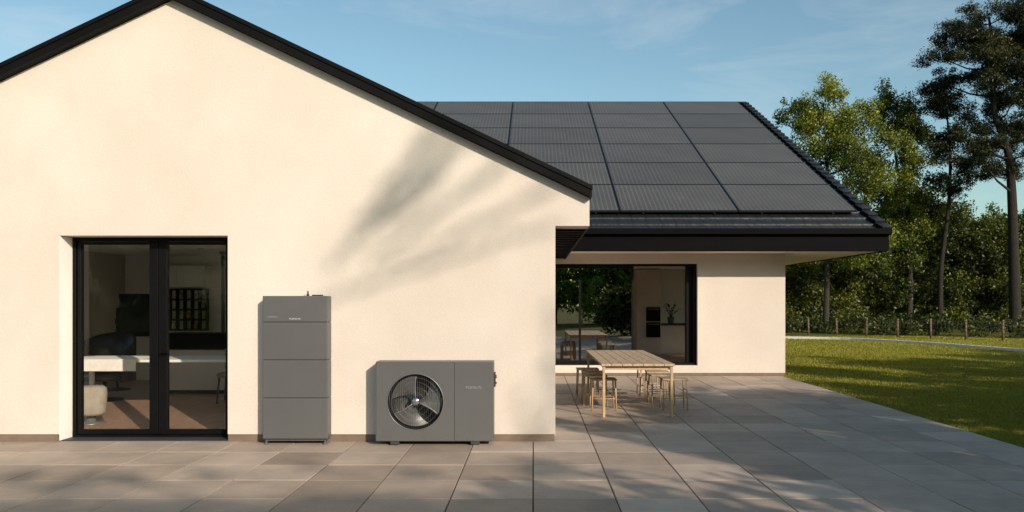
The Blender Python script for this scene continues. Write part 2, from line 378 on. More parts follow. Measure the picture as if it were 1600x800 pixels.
# front room
part('room_floor', M['floor'], house, (XL+0.35, XR-0.35, DY+0.12, 16.3, -0.02, 0.010))
k = MB(); cx0, cx1, cy0, cy1 = XL+0.36, XR-0.36, YF+0.352, 16.5
(a0, a1, ay0, ay1), (b0, b1, by0, by1) = ADDED_ROOFLIGHTS
k.box(cx0, cx1, ay1, cy1, 2.55, 2.6); k.box(cx0, a0, cy0, ay1, 2.55, 2.6); k.box(a0, a1, cy0, ay0, 2.55, 2.6); k.box(a1, b0, cy0, ay1, 2.55, 2.6)
k.box(b0, b1, cy0, by0, 2.55, 2.6); k.box(b1, cx1, cy0, ay1, 2.55, 2.6)
ceil = obj('room_ceiling', k, M['white_wall'], house)
for (x, y) in ((-6.9, 13.0), (-5.2, 13.0), (-5.9, 14.2), (-4.2, 13.5)):
    d = MB(); d.lathe([(0.0, 2.546), (0.04, 2.546), (0.055, 2.540), (0.06, 2.5485)], (x, y, 0), 'Z', 20); obj('downlight', d, M['grey_hi'], ceil)
part('room_back_wall', M['white_wall'], house, (XL+0.35, XR-0.35, 16.3, 16.5, 0, 2.6))
part('room_lining', M['white_wall'], house, (XL+0.352, DX0-.05, YF+0.352, YF+0.37, 0.0, 2.545), (DX1+.05, XR-0.352, YF+0.352, YF+0.37, 0.0, 2.545))

# rear wing
OX0, OX1, OZ0, OZ1 = 0.40, wx(1090, YR), wz(571, YR), wz(412, YR)
RX = wx(1227, YR)
rw = MB()
rw.box(XR, RX, YR, YR+0.35, OZ1, 2.66); rw.box(XR, RX, YR, YR+0.35, 0.06, OZ0)
rw.box(OX1, RX, YR, YR+0.35, OZ0, OZ1); rw.box(XR, OX0, YR, YR+0.35, OZ0, OZ1)
obj('rear_wall', rw, M['stucco'], house)
WY0, WY1, WZ0, WZ1 = 18.3, 22.1, 0.4, 2.4  # unseen opening in the gable wall, added to brighten the kitchen
rw = MB()
rw.box(RX-0.35, RX, YR+0.35, WY0, 0.06, 2.66); rw.box(RX-0.35, RX, WY1, 37, 0.06, 2.66); rw.box(RX-0.35, RX, WY0, WY1, 0.06, WZ0); rw.box(RX-0.35, RX, WY0, WY1, WZ1, 2.66)
obj('gable_wall', rw, M['stucco'], house)
rw = MB(); rw.prism([(16.9, 2.75), (27.5, 7.9), (38.1, 2.75)], 7.05, 7.2, 'X'); obj('gable_panel', rw, M['stucco'], house)
f = MB(); xa, xb = RX-.22, RX-.14
f.box(xa, xb, WY0+.002, WY0+.06, WZ0+.002, WZ1-.002); f.box(xa, xb, WY1-.06, WY1-.002, WZ0+.002, WZ1-.002); f.box(xa+.001, xb, WY0+.06, WY1-.06, WZ0+.002, WZ0+.06); f.box(xa+.001, xb, WY0+.06, WY1-.06, WZ1-.06, WZ1-.002)
sdw = obj('added_window', f, M['black'], house)
part('pane', M['clear'], sdw, (xa+.03, xa+.036, WY0+.05, WY1-.05, WZ0+.05, WZ1-.05))
part('plinth', M['plinth'], house, (XR, RX-0.01, YR+0.012, YR+0.3, -0.03, 0.06), (RX-.3, RX-0.012, YR+0.3, 37, -0.03, 0.06))
part('rear_soffit', M['soffit'], house, (0.68, 7.25, 16.52, 38.2, 2.66, 2.70))
fa = MB(); fa.box(0.60, 7.30, 16.40, 16.52, 2.645, 3.02, .006); fa.box(7.24, 7.30, 16.52, 38.2, 2.645, 2.95)
fas = obj('fascia', fa, M['fascia'], house)
gu = MB(); gu.box(0.62, 7.32, 16.30, 16.40, 2.98, 3.105, .012); obj('gutter', gu, M['fascia'], fas)
RS = 0.483; YE = 16.38; ZE = 3.03; YT = 27.55
nC = 32; dY = (YT-YE)/nC
zr = lambda y: ZE+(y-YE)*RS
prof = []
for k in range(nC):
    prof.append((YE+k*dY, zr(YE+k*dY)+0.036)); prof.append((YE+(k+1)*dY, zr(YE+(k+1)*dY)+0.002))
ztop = zr(YT)
back = [(2*YT-YE, ZE), (2*YT-YE, ZE-0.06), (YT, ztop-0.14), (YE, ZE-0.06+0.03)]
rr = MB(); rr.prism(prof+back, -12.5, 7.30, 'X'); rear = obj('rear_roof', rr, M['tile'], house)
vt = MB()
for k in range(nC):
    y0 = YE+k*dY; a = math.atan(RS)-.12
    Mx = Matrix.Translation((7.14, y0, zr(y0)+0.085)) @ Matrix.Rotation(a, 4, 'X')
    vt.box(0, 0.20, -0.04, dY/math.cos(a)-0.002, 0.0, 0.04, .006, 1, M=Mx)
    vt.box(0.165, 0.20, -0.04, dY/math.cos(a)-0.004, -0.15, 0.0, 0, 1, M=Mx)
obj('verge_tiles', vt, M['tile'], rear)
rc = MB(); rc.tube([(-12.5, YT, ztop+0.01), (7.32, YT, ztop+0.01)], 0.07, 10); obj('ridge_cap', rc, M['tile'], rear)

# sliding door of the rear wing
f = MB(); y0, y1 = YR+0.10, YR+0.22
f.box(OX0, OX1, y0, y1, OZ1-0.05, OZ1-.002); f.box(OX0, OX1, y0, y1, OZ0+.001, OZ0+0.05)
f.box(OX1-0.07, OX1-.002, y0+.001, y1, OZ0+0.05, OZ1-0.05); f.box(OX0, OX0+0.07, y0+.001, y1, OZ0+0.05, OZ1-0.05)
sd = obj('sliding_door', f, M['black'], house)
xs = wx(990, YR+.15)
l = MB()
l.box(xs-0.045, xs, y0+.02, y1-.03, OZ0+0.05, OZ1-0.05); l.box(OX0+.07, xs-.045, y0+.02, y1-.03, OZ0+0.05, OZ0+0.10); l.box(OX0+.07, xs-.045, y0+.02, y1-.03, OZ1-.09, OZ1-.05)
l.box(1.0, 1.05, y0+.02, y1-.03, OZ0+.10, OZ1-.09)
obj('door_leaf', l, M['black'], sd)
gl = MB(); gl.box(OX0+.07, xs-.04, y0+.05, y0+.056, OZ0+.09, OZ1-.08); obj('glass', gl, M['coated'], sd)
part('door_jamb', M['black'], sd, (OX1-0.2, OX1-.003, YR+.222, YR+.40, OZ0+.004, OZ1-.006))
# kitchen shell
part('room_floor', M['floor'], house, (XR+.002, RX-.352, YR+.352, 22.4, -0.02, 0.20))
part('room_ceiling', M['white_wall'], house, (XR+.002, RX-.352, YR+.352, 22.4, 2.50, 2.58))
part('room_back_wall', M['white_wall'], house, (XR-.2, RX-.352, 22.4, 22.5, 0.0, 2.6))
part('room_partition', M['white_wall'], house, (XR-.2, XR+.002, YR+.352, 22.4, 0, 2.6))

# ------------------------------------------------------------------ kitchen furniture
t = thing('kitchen_cabinet', (3.05, 21.6, 0.2), 'tall taupe kitchen cabinet with a built-in oven behind the sliding door', 'cabinet')
part('carcass', M['taupe'], t, (2.78, 3.42, 21.4, 22.39, 0.20, 2.48, .004))
part('cabinet_door', M['taupe'], t, (2.785, 3.415, 21.375, 21.398, 0.24, 0.62, .003), (2.785, 3.415, 21.375, 21.398, 1.50, 2.46, .003))
for za, zb in ((.66, 1.06), (1.09, 1.46)):
    ov = part('oven', M['black'], t, (3.02, 3.40, 21.37, 21.398, za, zb, .004))
    k = MB(); k.tube([(3.06, 21.34, zb-.05), (3.36, 21.34, zb-.05)], 0.01, 8); obj('handle', k, M['grey_hi'], ov)
t = thing('kitchen_counter', (4.0, 21.9, 0.2), 'dark kitchen counter beside the tall taupe cabinet', 'counter')
part('carcass', M['taupe'], t, (3.44, 5.0, 21.6, 22.39, 0.20, 0.97, .004))
part('worktop', M['grey_lo'], t, (3.44, 5.0, 21.56, 22.39, 0.972, 1.01, .004))
t = thing('potted_plant', (3.75, 21.8, 1.012), 'small leafy plant in a grey pot on the kitchen counter', 'plant')
k = MB(); k.lathe([(0.0, 1.013), (0.07, 1.013), (0.10, 1.20), (0.085, 1.20), (0.08, 1.16), (0.0, 1.16)], (3.75, 21.8, 0), 'Z', 24); obj('pot', k, M['terracotta'], t)
k = MB()
for i in range(16):
    a = i*2.4; rr_ = random.uniform(.08, .24); z = random.uniform(1.32, 1.55)
    p0 = Vector((3.75, 21.8, 1.16)); p1 = p0+Vector((math.cos(a)*rr_, math.sin(a)*rr_, z-1.16)); k.tube([p0, (p0+p1)/2+Vector((0, 0, .04)), p1], [.006, .005, .003], 5)
    Mx = Matrix.Translation(p1) @ Matrix.Rotation(a, 4, 'Z') @ Matrix.Rotation(random.uniform(-.8, .3), 4, 'Y')
    vs = [k.bm.verts.new(Mx @ Vector(q)) for q in ((-.06, 0, 0), (0, -.04, .01), (.09, 0, 0), (0, .04, .01))]; k.bm.faces.new(vs)
obj('foliage', k, M['green'], t)

# ------------------------------------------------------------------ living room furniture
t = thing('dining_table', (-5.6, 12.1, 0.01), 'long pale dining table inside the patio door', 'table')
part('tabletop', M['white'], t, (-6.95, -4.25, 11.6, 12.5, 0.725, 0.765, .006))
for x in (-6.85, -4.38):
    for y in (11.68, 12.42): part('leg', M['white'], t, (x-.03, x+.03, y-.03, y+.03, 0.01, 0.724, .004))
k = MB(); k.box(-6.7, -5.75, 11.57, 12.3, 0.767, 0.775, .003); k.box(-6.7, -5.75, 11.572, 11.58, 0.60, 0.767, .002)
tag(obj('table_runner', k, M['cloth']), 'white linen runner draped over the left end of the dining table', 'table runner')
def chair(x, y, rz, m, label):
    t = thing('dining_chair', (x, y, 0.01), label, 'chair')
    R = Matrix.Translation((x, y, 0.01)) @ Matrix.Rotation(rz, 4, 'Z')
    k = MB(); k.box(-.23, .23, -.23, .23, .40, .48, .03, 3, M=R); obj('seat', k, m, t)
    k = MB(); k.box(-.22, .22, .19, .25, .50, .84, .025, 3, M=R); obj('backrest', k, m, t)
    for sx in (-1, 1):
        for sy in (-1, 1):
            k = MB(); k.tube([R @ Vector((sx*.22, sy*.22, 0)), R @ Vector((sx*.19, sy*.19, .41))], [.012, .017], 8); obj('leg', k, M['darkwood'], t)
chair(-4.75, 12.75, .1, M['linen'], 'beige upholstered dining chair behind the right end of the dining table')
ac = (-6.95, 12.98)
t = thing('armchair', (ac[0], ac[1], .01), 'dark armchair with a rounded shell back behind the dining table', 'armchair')
k = MB(); rows = []
for side in (0, 1):
    rr_ = .46-.05*side; row = []
    for ia in range(25):
        ad = -120+10*ia; a = math.radians(ad); topz = .76+.34*math.cos(a*.75)
        row.append([k.bm.verts.new((ac[0]+rr_*math.sin(a), ac[1]+rr_*math.cos(a), z)) for z in (.32, .32+(topz-.32)*.5, topz)])
    rows.append(row)
for row in rows:
    for i in range(24):
        for j in range(2): ff = k.bm.faces.new((row[i][j], row[i+1][j], row[i+1][j+1], row[i][j+1])); ff.smooth = True
for i in range(24):
    k.bm.faces.new((rows[0][i][2], rows[0][i+1][2], rows[1][i+1][2], rows[1][i][2])); k.bm.faces.new((rows[0][i][0], rows[0][i+1][0], rows[1][i+1][0], rows[1][i][0]))
obj('shell', k, M['darkwood'], t)
k = MB(); k.lathe([(0, .48), (.30, .48), (.37, .44), (.37, .34), (0, .33)], (ac[0], ac[1], 0), 'Z', 32); obj('seat', k, M['darkwood'], t)
k = MB(); k.lathe([(0, .329), (.03, .329), (.03, .06), (.26, .03), (.27, .012), (0, .011)], (ac[0], ac[1], 0), 'Z', 28); obj('base', k, M['black'], t)
t = thing('footstool', (-5.8, 10.5, 0.01), 'round beige upholstered footstool inside the left glass leaf', 'footstool')
k = MB(); k.lathe([(0.0, .50), (.14, .50), (.18, .47), (.19, .42), (.18, .16), (.15, .12), (0, .12)], (-5.8, 10.5, 0), 'Z', 32); obj('cushion', k, M['linen'], t)
k = MB(); k.lathe([(0.0, .119), (.06, .119), (.06, .03), (.17, .025), (.18, .012), (0, .011)], (-5.8, 10.5, 0), 'Z', 32); obj('base', k, M['grey_hi'], t)
t = thing('sideboard', (-5.5, 14.1, 0.01), 'long pale sideboard with a thick black top below the grid shelf', 'sideboard')
part('cabinet', M['taupe'], t, (-6.4, -4.4, 13.8, 14.35, 0.08, 0.78, .006))
part('top', M['black'], t, (-6.45, -4.35, 13.76, 14.38, 0.782, 1.06, .006))
part('base', M['black'], t, (-6.3, -4.5, 13.86, 14.3, 0.012, 0.078))
t = thing('television', (-7.3, 14.4, 0.01), 'black television on a slim floor stand in the living room', 'television')
part('screen', M['black'], t, (-7.45, -6.7, 14.38, 14.43, 0.98, 1.75, .008))
k = MB(); k.tube([(-7.52, 14.47, .04), (-7.52, 14.47, 1.5)], .025, 10); k.box(-7.54, -7.2, 14.43, 14.46, 1.2, 1.3); obj('stand', k, M['black'], t)
k = MB(); k.lathe([(0, .04), (.2, .035), (.21, .011), (0, .0105)], (-7.52, 14.5, 0), 'Z', 28); obj('base', k, M['black'], t)
YS = 16.0
t = thing('grid_shelf', (wx(289, YS), YS, 1.0), 'black open grid shelf hung on the white living room wall', 'shelf')
sx0, sx1, sz0, sz1 = wx(258, YS), wx(317, YS), wz(516, YS), wz(452, YS)
k = MB()
for i in range(6):
    x = sx0+(sx1-sx0)*i/5; k.box(x-.014, x+.014, YS+.16, YS+.28, sz0, sz1)
for i in range(5):
    z = sz0+(sz1-sz0)*i/4; k.box(sx0-.015, sx1+.015, YS+.157, YS+.281, z-.014, z+.014)
obj('frame', k, M['black'], t)
part('back_panel', M['white'], t, (sx0-.01, sx1+.01, YS+.282, YS+.298, sz0, sz1))
for i, (c_, r_, m_) in enumerate(((0, 0, 'white'), (2, 1, 'orange'), (4, 2, 'linen'), (1, 3, 'linen'), (3, 0, 'orange'))):
    x = sx0+(sx1-sx0)*(c_+.5)/5; z = sz0+(sz1-sz0)*r_/4+.015
    k = MB(); k.lathe([(0, z), (.035, z), (.05, z+.05), (.03, z+.10), (.02, z+.13), (0, z+.13)], (x, YS+.22, 0), 'Z', 18)
    tag(obj('vase', k, M[m_]), ['white vase in the lowest row of the grid shelf, far left cell', 'orange vase in the middle of the grid shelf', 'beige vase in the right column of the grid shelf',
        'beige vase in the top row of the grid shelf', 'orange vase in the lowest row of the grid shelf'][i], 'vase')
t = thing('wall_cabinet', (wx(280, YS), YS, 1.9), 'white wall cabinet hung above the grid shelf', 'cabinet')
part('carcass', M['white'], t, (wx(235, YS), wx(322, YS), YS-.05, YS+.298, wz(449, YS), wz(415, YS), .004))
part('cabinet_door', M['white'], t, (wx(237, YS), wx(278, YS), YS-.07, YS-.052, wz(448, YS), wz(416, YS), .003), (wx(279, YS), wx(320, YS), YS-.07, YS-.052, wz(448, YS), wz(416, YS), .003))
t = thing('room_divider', (wx(348, 15), 15, .01), 'tall black slatted room divider at the right of the living room', 'room divider')
k = MB()
for i in range(5): k.box(-5.85+i*.09, -5.81+i*.09, 15, 15.08, .05, 2.50, .003)
obj('slats', k, M['darkwood'], t)
part('rail', M['darkwood'], t, (-5.87, -5.43, 14.98, 15.1, .011, .05), (-5.87, -5.43, 14.98, 15.1, 2.50, 2.545))

# ------------------------------------------------------------------ solar panels
PY0, PY1 = 17.25, 27.35; nR = 6; dR = (PY1-PY0)/nR; ang = math.atan(RS); LW = 2.54; LL = dR/math.cos(ang)-0.022
def mk_panel():
    t = thing('solar_panel', (0, 0, 0), 'x', 'solar panel', 'dark solar panels on the rear roof')
    f = MB(); w_ = 0.022
    f.box(0, w_, 0, LL, 0, .04); f.box(LW-w_, LW, 0, LL, 0, .04); f.box(w_, LW-w_, 0, w_, .0005, .0395); f.box(w_, LW-w_, LL-w_, LL, .0005, .0395)
    obj('frame', f, M['alu'], t)
    gl = MB(); gl.box(w_, LW-w_, w_, LL-w_, .012, .036); obj('glass', gl, M['panel'], t)
    for x in (.5, LW-.5): part('rail', M['alu'], t, (x-.02, x+.02, .01, LL-.01, -.045, -.001))
    return t
proto = None
rown = ['bottom row', 'second row from bottom', 'third row from bottom', 'third row from top', 'second row from top', 'top row']
coln = ['right-hand column', 'second column from right', 'third column from right', 'fourth column from right', 'leftmost visible column']
for c_ in range(5):
    for r_ in range(nR):
        x1 = 6.98-2.56*c_; x0 = x1-LW; y0 = PY0+dR*r_; yt = y0+dR
        vis = False
        for X in (x0, x1):
            for Y in (y0, yt):
                px = CX+X*F/Y; py = CY-(zr(Y)+.1-H)*F/Y
                if px > 925 or py < (px-315)*.475-2: vis = True
        if not vis: continue
        if proto is None: o = proto = mk_panel()
        else: o = copy_tree(proto)
        o.location = (x0, y0, zr(y0)+.088); o.rotation_euler = (ang, 0, 0)
        o['label'] = 'dark ribbed solar panel, %s, %s' % (rown[r_], coln[c_])

# ------------------------------------------------------------------ heat pump
YH = 8.93; sc = F/YH
hx0, hx1 = wx(587, YH), wx(771, YH); hz0, hz1 = 0.045, wz(565, YH); hyb = 9.155
t = thing('heat_pump', ((hx0+hx1)/2, 9.0, 0), 'wide grey heat pump with a round fan standing against the cream wall', 'heat pump')
k = MB(); e_ = .02
k.box(hx0, hx1, YH, hyb, hz1-e_, hz1, .006); k.box(hx0, hx1, YH, hyb, hz0, hz0+e_, .006)
k.box(hx0, hx0+e_, YH+.001, hyb, hz0+e_*.7, hz1-e_*.7); k.box(hx1-e_, hx1, YH+.001, hyb, hz0+e_*.7, hz1-e_*.7); k.box(hx0+e_, hx1-e_, hyb-.02, hyb-.002, hz0+e_, hz1-e_)
cas = obj('casing', k, M['grey'], t)
fx, fz, fr_ = wx(649, YH), wz(628, YH), 44/sc
xs_ = wx(710, YH)
def holed(mb, x0, x1, z0, z1, y, cx, cz, r, n=96):
    inner = []; outer = []
    for i in range(n):
        a = 2*math.pi*i/n; dx, dz = math.cos(a), math.sin(a)
        tt = min(((x1-cx)/dx if dx > 1e-9 else (x0-cx)/dx if dx < -1e-9 else 1e9), ((z1-cz)/dz if dz > 1e-9 else (z0-cz)/dz if dz < -1e-9 else 1e9))
        inner.append((cx+dx*r, cz+dz*r)); outer.append([cx+dx*tt, cz+dz*tt])
    for X, Z in ((x0, z0), (x0, z1), (x1, z0), (x1, z1)):
        j = min(range(n), key=lambda i: (outer[i][0]-X)**2+(outer[i][1]-Z)**2); outer[j] = [X, Z]
    A = [mb.bm.verts.new((a, y, b_)) for a, b_ in inner]; B = [mb.bm.verts.new((a, y, b_)) for a, b_ in outer]
    for i in range(n): mb.bm.faces.new((A[i], A[(i+1) % n], B[(i+1) % n], B[i]))
k = MB(); holed(k, hx0+.008, xs_-.002, hz0+.008, hz1-.008, YH-.004, fx, fz, fr_)
obj('front_panel', k, M['grey'], t)
part('front_panel', M['grey'], t, (xs_+.002, hx1-.008, YH-.004, YH+.01, hz0+.008, hz1-.008, .003))
part('seam', M['grey_lo'], t, (xs_-.004, xs_+.004, YH-.001, YH+.006, hz0+.01, hz1-.01))
k = MB(); k.lathe([(fr_-.002, -.004), (fr_-.012, .02), (fr_-.014, .18), (0.0, .181)], (fx, YH, fz), 'Y', 72); obj('fan_duct', k, M['duct'], t)
k = MB(); k.lathe([(fr_-.004, .004), (fr_-.006, -.008), (fr_+.003, -.010), (fr_+.007, -.004), (fr_+.005, .004)], (fx, YH, fz), 'Y', 72); obj('fan_ring', k, M['ring'], t)
k = MB(); k.lathe([(.056, .10), (.056, .055), (.049, .034), (.030, .020), (0.0005, .015)], (fx, YH, fz), 'Y', 40); hub = obj('fan_hub', k, M['chrome'], t)
for i in range(3):
    a0 = math.radians(96+120*i)
    k = MB(); nr, na = 8, 12; rows = []
    for ir in range(nr+1):
        q = ir/nr; rad = .05+(fr_-.03-.05)*q; row = []
        for ia in range(na+1):
            u = ia/na; sweep = math.radians(88*(.5+.5*q)); a = a0+sweep*u-.12*q*q
            row.append(k.bm.verts.new((fx+rad*math.cos(a), YH+.045+.075*u-.015*math.sin(u*math.pi), fz+rad*math.sin(a))))
        rows.append(row)
    for ir in range(nr):
        for ia in range(na):
            ff = k.bm.faces.new((rows[ir][ia], rows[ir][ia+1], rows[ir+1][ia+1], rows[ir+1][ia])); ff.smooth = True
    bl = obj('fan_blade', k, M['blade'], t)
    k = MB(); pts = []
    for ir in range(nr+1):
        q = ir/nr; rad = .05+(fr_-.03-.05)*q; a = a0-.12*q*q
        pts.append((fx+rad*math.cos(a), YH+.043, fz+rad*math.sin(a)))
    k.tube(pts, [.009]*nr+[.005], 8); obj('blade_rim', k, M['blade_rim'], bl)
k = MB()
for i in range(1, 26):
    x = fx-fr_+2*fr_*i/26; hh = math.sqrt(max(0, (fr_-.008)**2-(x-fx)**2))
    k.tube([(x, YH+.012, fz-hh), (x, YH+.012, fz+hh)], .0011, 5)
for rr_ in (.10, .16, .22, .27): k.tube([(fx+rr_*math.cos(a*math.pi/24), YH+.009, fz+rr_*math.sin(a*math.pi/24)) for a in range(49)], .0013, 5)
obj('fan_guard', k, M['ring'], t)
def mark(x0, x1, z, h, y, m, parent, n=8, name='printed_mark'):
    k = MB(); wd = (x1-x0)/n
    for i in range(n):
        a = x0+i*wd; k.box(a, a+wd*.18, y-.001, y, z, z+h)
        if i % 2 == 0: k.box(a+wd*.19, a+wd*.7, y-.001, y, z+h*.8, z+h)
        if i % 3: k.box(a+wd*.19, a+wd*.7, y-.001, y, z, z+h*.2)
        if i % 4 != 1: k.box(a+wd*.55, a+wd*.72, y-.0012, y-.0001, z+h*.22, z+h*.78)
    obj(name, k, m, parent)
mark(wx(728, YH), wx(753, YH), wz(607, YH), .024, YH-.0045, M['mark_dim'], t)
k = MB(); k.box(hx1, hx1+.018, YH+.08, YH+.18, wz(606, YH), wz(583, YH), .005); k.tube([(hx1+.015, YH+.13, wz(590, YH)), (hx1+.03, YH+.13, wz(590, YH))], .02, 12); k.tube([(hx1+.015, YH+.13, wz(600, YH)), (hx1+.03, YH+.13, wz(600, YH))], .014, 12); obj('valve', k, M['grey_lo'], t)
for x in (wx(616, YH), wx(742, YH)): part('foot', M['grey_lo'], t, (x-.05, x+.05, YH+.01, hyb-.01, 0.001, hz0-.001, .008))

# ------------------------------------------------------------------ battery cabinet
YB = 8.99
bx0, bx1 = wx(410, YB), wx(512, YB); byb = 9.158
t = thing('battery_cabinet', ((bx0+bx1)/2, 9.05, 0), 'tall slim grey home battery cabinet beside the patio door', 'battery cabinet')
zs = [0.06, wz(622, YB), wz(562.5, YB), wz(503.5, YB), wz(462, YB)]
for i in range(4):
    k = MB(); k.box(bx0, bx1, YB, byb, zs[i]+.002, zs[i+1]-.002, .010, 3)
    obj('battery_module' if i < 3 else 'control_module', k, M['grey'], t)
part('core', M['grey_lo'], t, (bx0+.008, bx1-.008, YB+.008, byb-.008, .055, zs[4]-.02))
part('base', M['grey'], t, (bx0+.03, bx1-.03, YB+.025, byb-.01, .036, .058, .003))
for x in (bx0+.035, bx1-.035):
    for y in (YB+.03, byb-.03):
        k = MB(); k.lathe([(0, .06), (.012, .06), (.012, .014), (.026, .011), (.028, .001), (0, .0008)], (x, y, 0), 'Z', 16); obj('foot', k, M['grey'], t)
ax = wx(478, YB)
k = MB(); k.tube([(ax, YB+.08, zs[4]-.003), (ax, YB+.08, zs[4]+.055)], .009, 10); k.tube([(ax, YB+.08, zs[4]-.003), (ax, YB+.08, zs[4]+.02)], .016, 10); obj('antenna', k, M['grey_lo'], t)
part('latch', M['grey_lo'], t, (ax+.05, ax+.17, YB+.06, YB+.10, zs[4]-.002, zs[4]+.012, .003))
mark(wx(418, YB), wx(434, YB), wz(496, YB), .014, YB-.0002, M['mark_dim'], t)
mark(wx(452, YB), wx(470, YB), wz(499, YB), .014, YB-.0002, M['mark'], t)

# ------------------------------------------------------------------ garden table and stools
TX0, TX1, TY0, TY1, TZ = 0.94, 1.96, 11.05, 14.25, 0.745
t = thing('garden_table', ((TX0+TX1)/2, (TY0+TY1)/2, 0), 'long weathered wooden garden table on the terrace', 'table')
k = MB(); n = 7; wd = (TX1-TX0)/n
for i in range(n): k.box(TX0+i*wd+.003, TX0+(i+1)*wd-.003, TY0, TY1, TZ-.032, TZ+random.uniform(-.001, .001), .004)
obj('tabletop', k, M['teak'], t)
ap = MB(); ap.box(TX0+.06, TX1-.06, TY0+.06, TY0+.085, TZ-.085, TZ-.033); ap.box(TX0+.06, TX1-.06, TY1-.085, TY1-.06, TZ-.085, TZ-.033)
ap.box(TX0+.06, TX0+.085, TY0+.085, TY1-.085, TZ-.085, TZ-.033); ap.box(TX1-.085, TX1-.06, TY0+.085, TY1-.085, TZ-.085, TZ-.033); obj('apron', ap, M['teak2'], t)
for x in (TX0+.04, TX1-.04):
    for y in (TY0+.04, TY1-.04): part('leg', M['teak2'], t, (x-.019, x+.019, y-.019, y+.019, 0.002, TZ-.034, .005))
def mk_stool():
    t = thing('stool', (0, 0, 0), 'x', 'stool', 'wooden stools around the garden table')
    k = MB(); k.box(-.19, .19, -.17, .17, .445, .468, .008); obj('seat', k, M['teak'], t)
    for sx in (-1, 1):
        for sy in (-1, 1):
            k = MB(); k.tube([(sx*.18, sy*.16, .002), (sx*.165, sy*.145, .444)], [.010, .013], 8); obj('leg', k, M['teak2'], t)
    for s_ in (-1, 1):
        k = MB(); k.tube([(-.172, s_*.152, .18), (.172, s_*.152, .18)], .007, 8); obj('stretcher', k, M['teak2'], t)
        k = MB(); k.tube([(s_*.168, -.148, .30), (s_*.168, .148, .30)], .007, 8); obj('stretcher', k, M['teak2'], t)
    return t
st0 = None
ord_ = ['front', 'second', 'third', 'rear']
for side, xx in (('left', (1.04, .96, .98, .93)), ('right', (2.10, 2.01, 2.04, 1.99))):
    for i, x in enumerate(xx):
        y = 11.9+i*.60+(.05 if side == 'right' else 0)
        if st0 is None: o = st0 = mk_stool()
        else: o = copy_tree(st0)
        o.location = (x, y, 0); o.rotation_euler = (0, 0, random.uniform(-.05, .05)); o['label'] = '%s wooden stool on the %s side of the garden table' % (ord_[i], side)

# ------------------------------------------------------------------ vegetation
def quads(name, V, tone, m, parent=None, nv=4):
    N = len(V)//nv
    me = bpy.data.meshes.new(name)
    me.vertices.add(len(V)); me.vertices.foreach_set('co', V.astype(np.float32).ravel())
    me.loops.add(len(V)); me.loops.foreach_set('vertex_index', np.arange(len(V), dtype=np.int32))
    me.polygons.add(N); me.polygons.foreach_set('loop_start', np.arange(0, len(V), nv, dtype=np.int32))
    me.update(calc_edges=True); me.validate()
    ca = me.color_attributes.new('tone', 'FLOAT_COLOR', 'POINT')
    ca.data.foreach_set('color', np.repeat(np.clip(np.repeat(tone, nv), 0, 1).astype(np.float32), 4))
    me.materials.append(m)
    return link(name, me, parent)
def leaves(clumps, size, flat, dens, sub=7, spread=.62, shape=0.5):
    Vs, Ts = [], []
    for (x, y, z, r) in clumps:
        base = rng.uniform(.25, .7)
        for s_ in range(sub):
            d = rng.normal(size=3); d /= np.linalg.norm(d); d *= r*spread*rng.uniform(.4, 1.35); d[2] *= flat
            c = np.array((x, y, z))+d; rs = r*rng.uniform(.22, .58)
            n = int(dens*rs*rs*rng.uniform(.7, 1.3))+4
            p = rng.normal(size=(n, 3)); p /= np.linalg.norm(p, axis=1)[:, None]; rad = rng.uniform(0, 1, n)**.5*rng.uniform(.8, 1.25, n)
            q = p*rad[:, None]*rs; q[:, 2] *= (flat+1)/2 if flat > .6 else flat
            pos = c+q
            a = rng.normal(size=(n, 3)); a /= np.linalg.norm(a, axis=1)[:, None]
            b = np.cross(a, rng.normal(size=(n, 3))); b /= np.linalg.norm(b, axis=1)[:, None]
            L = size*rng.uniform(.55, 1.3, n)[:, None]; W = L*shape
            V = np.stack([pos-a*L*.5, pos+b*W*.5, pos+a*L*.5, pos-b*W*.5], 1).reshape(-1, 3)
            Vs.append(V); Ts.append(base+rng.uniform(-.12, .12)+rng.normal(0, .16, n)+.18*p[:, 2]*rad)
    return np.concatenate(Vs), np.concatenate(Ts)
def tree(name, label, cat, trunk, r0, clumps, lm, bm_, size, flat, dens, group=None, sub=7, shape=.5, limbs=True, spread=.62):
    base = trunk[0]
    t = thing(name, base, label, cat, group)
    tr = MB()
    fine = spline(trunk); rad = []
    m_ = len(fine)
    for i in range(m_): rad.append(r0*(1-.82*i/(m_-1))*(1.25 if i == 0 else 1))
    tr.tube(fine, rad, 10)
    if limbs:
        for (x, y, z, r) in clumps:
            c = Vector((x, y, z)); best = None
            for i, v in enumerate(fine):
                if v.z > z-.15*r and i > 1: continue
                d = (v-c).length+abs((z-v.z)-.5*math.hypot(v.x-x, v.y-y))
                if i > m_*.25 and (best is None or d < best[0]): best = (d, i)
            if best is None: best = (0, m_//2)
            i = best[1]; v = fine[i]; mid = v*.5+c*.5+Vector((random.uniform(-.2, .2), random.uniform(-.2, .2), -.08*(c-v).length))
            rr = min(rad[i]*.5, .025+.015*(c-v).length)
            tr.tube([v, mid, c, c+Vector((random.uniform(-.4, .4)*r, random.uniform(-.4, .4)*r, .4*r*flat))], [rr, rr*.7, rr*.4, .01], 6)
            for k_ in range(3):
                e_ = c+Vector((random.uniform(-.8, .8)*r, random.uniform(-.8, .8)*r, random.uniform(-.3, .6)*r*flat)); tr.tube([mid*.3+c*.7, (c+e_)/2, e_], [rr*.4, rr*.25, .008], 5)
    obj('trunk', tr, bm_, t)
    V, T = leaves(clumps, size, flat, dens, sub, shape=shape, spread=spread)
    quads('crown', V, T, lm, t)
    return t
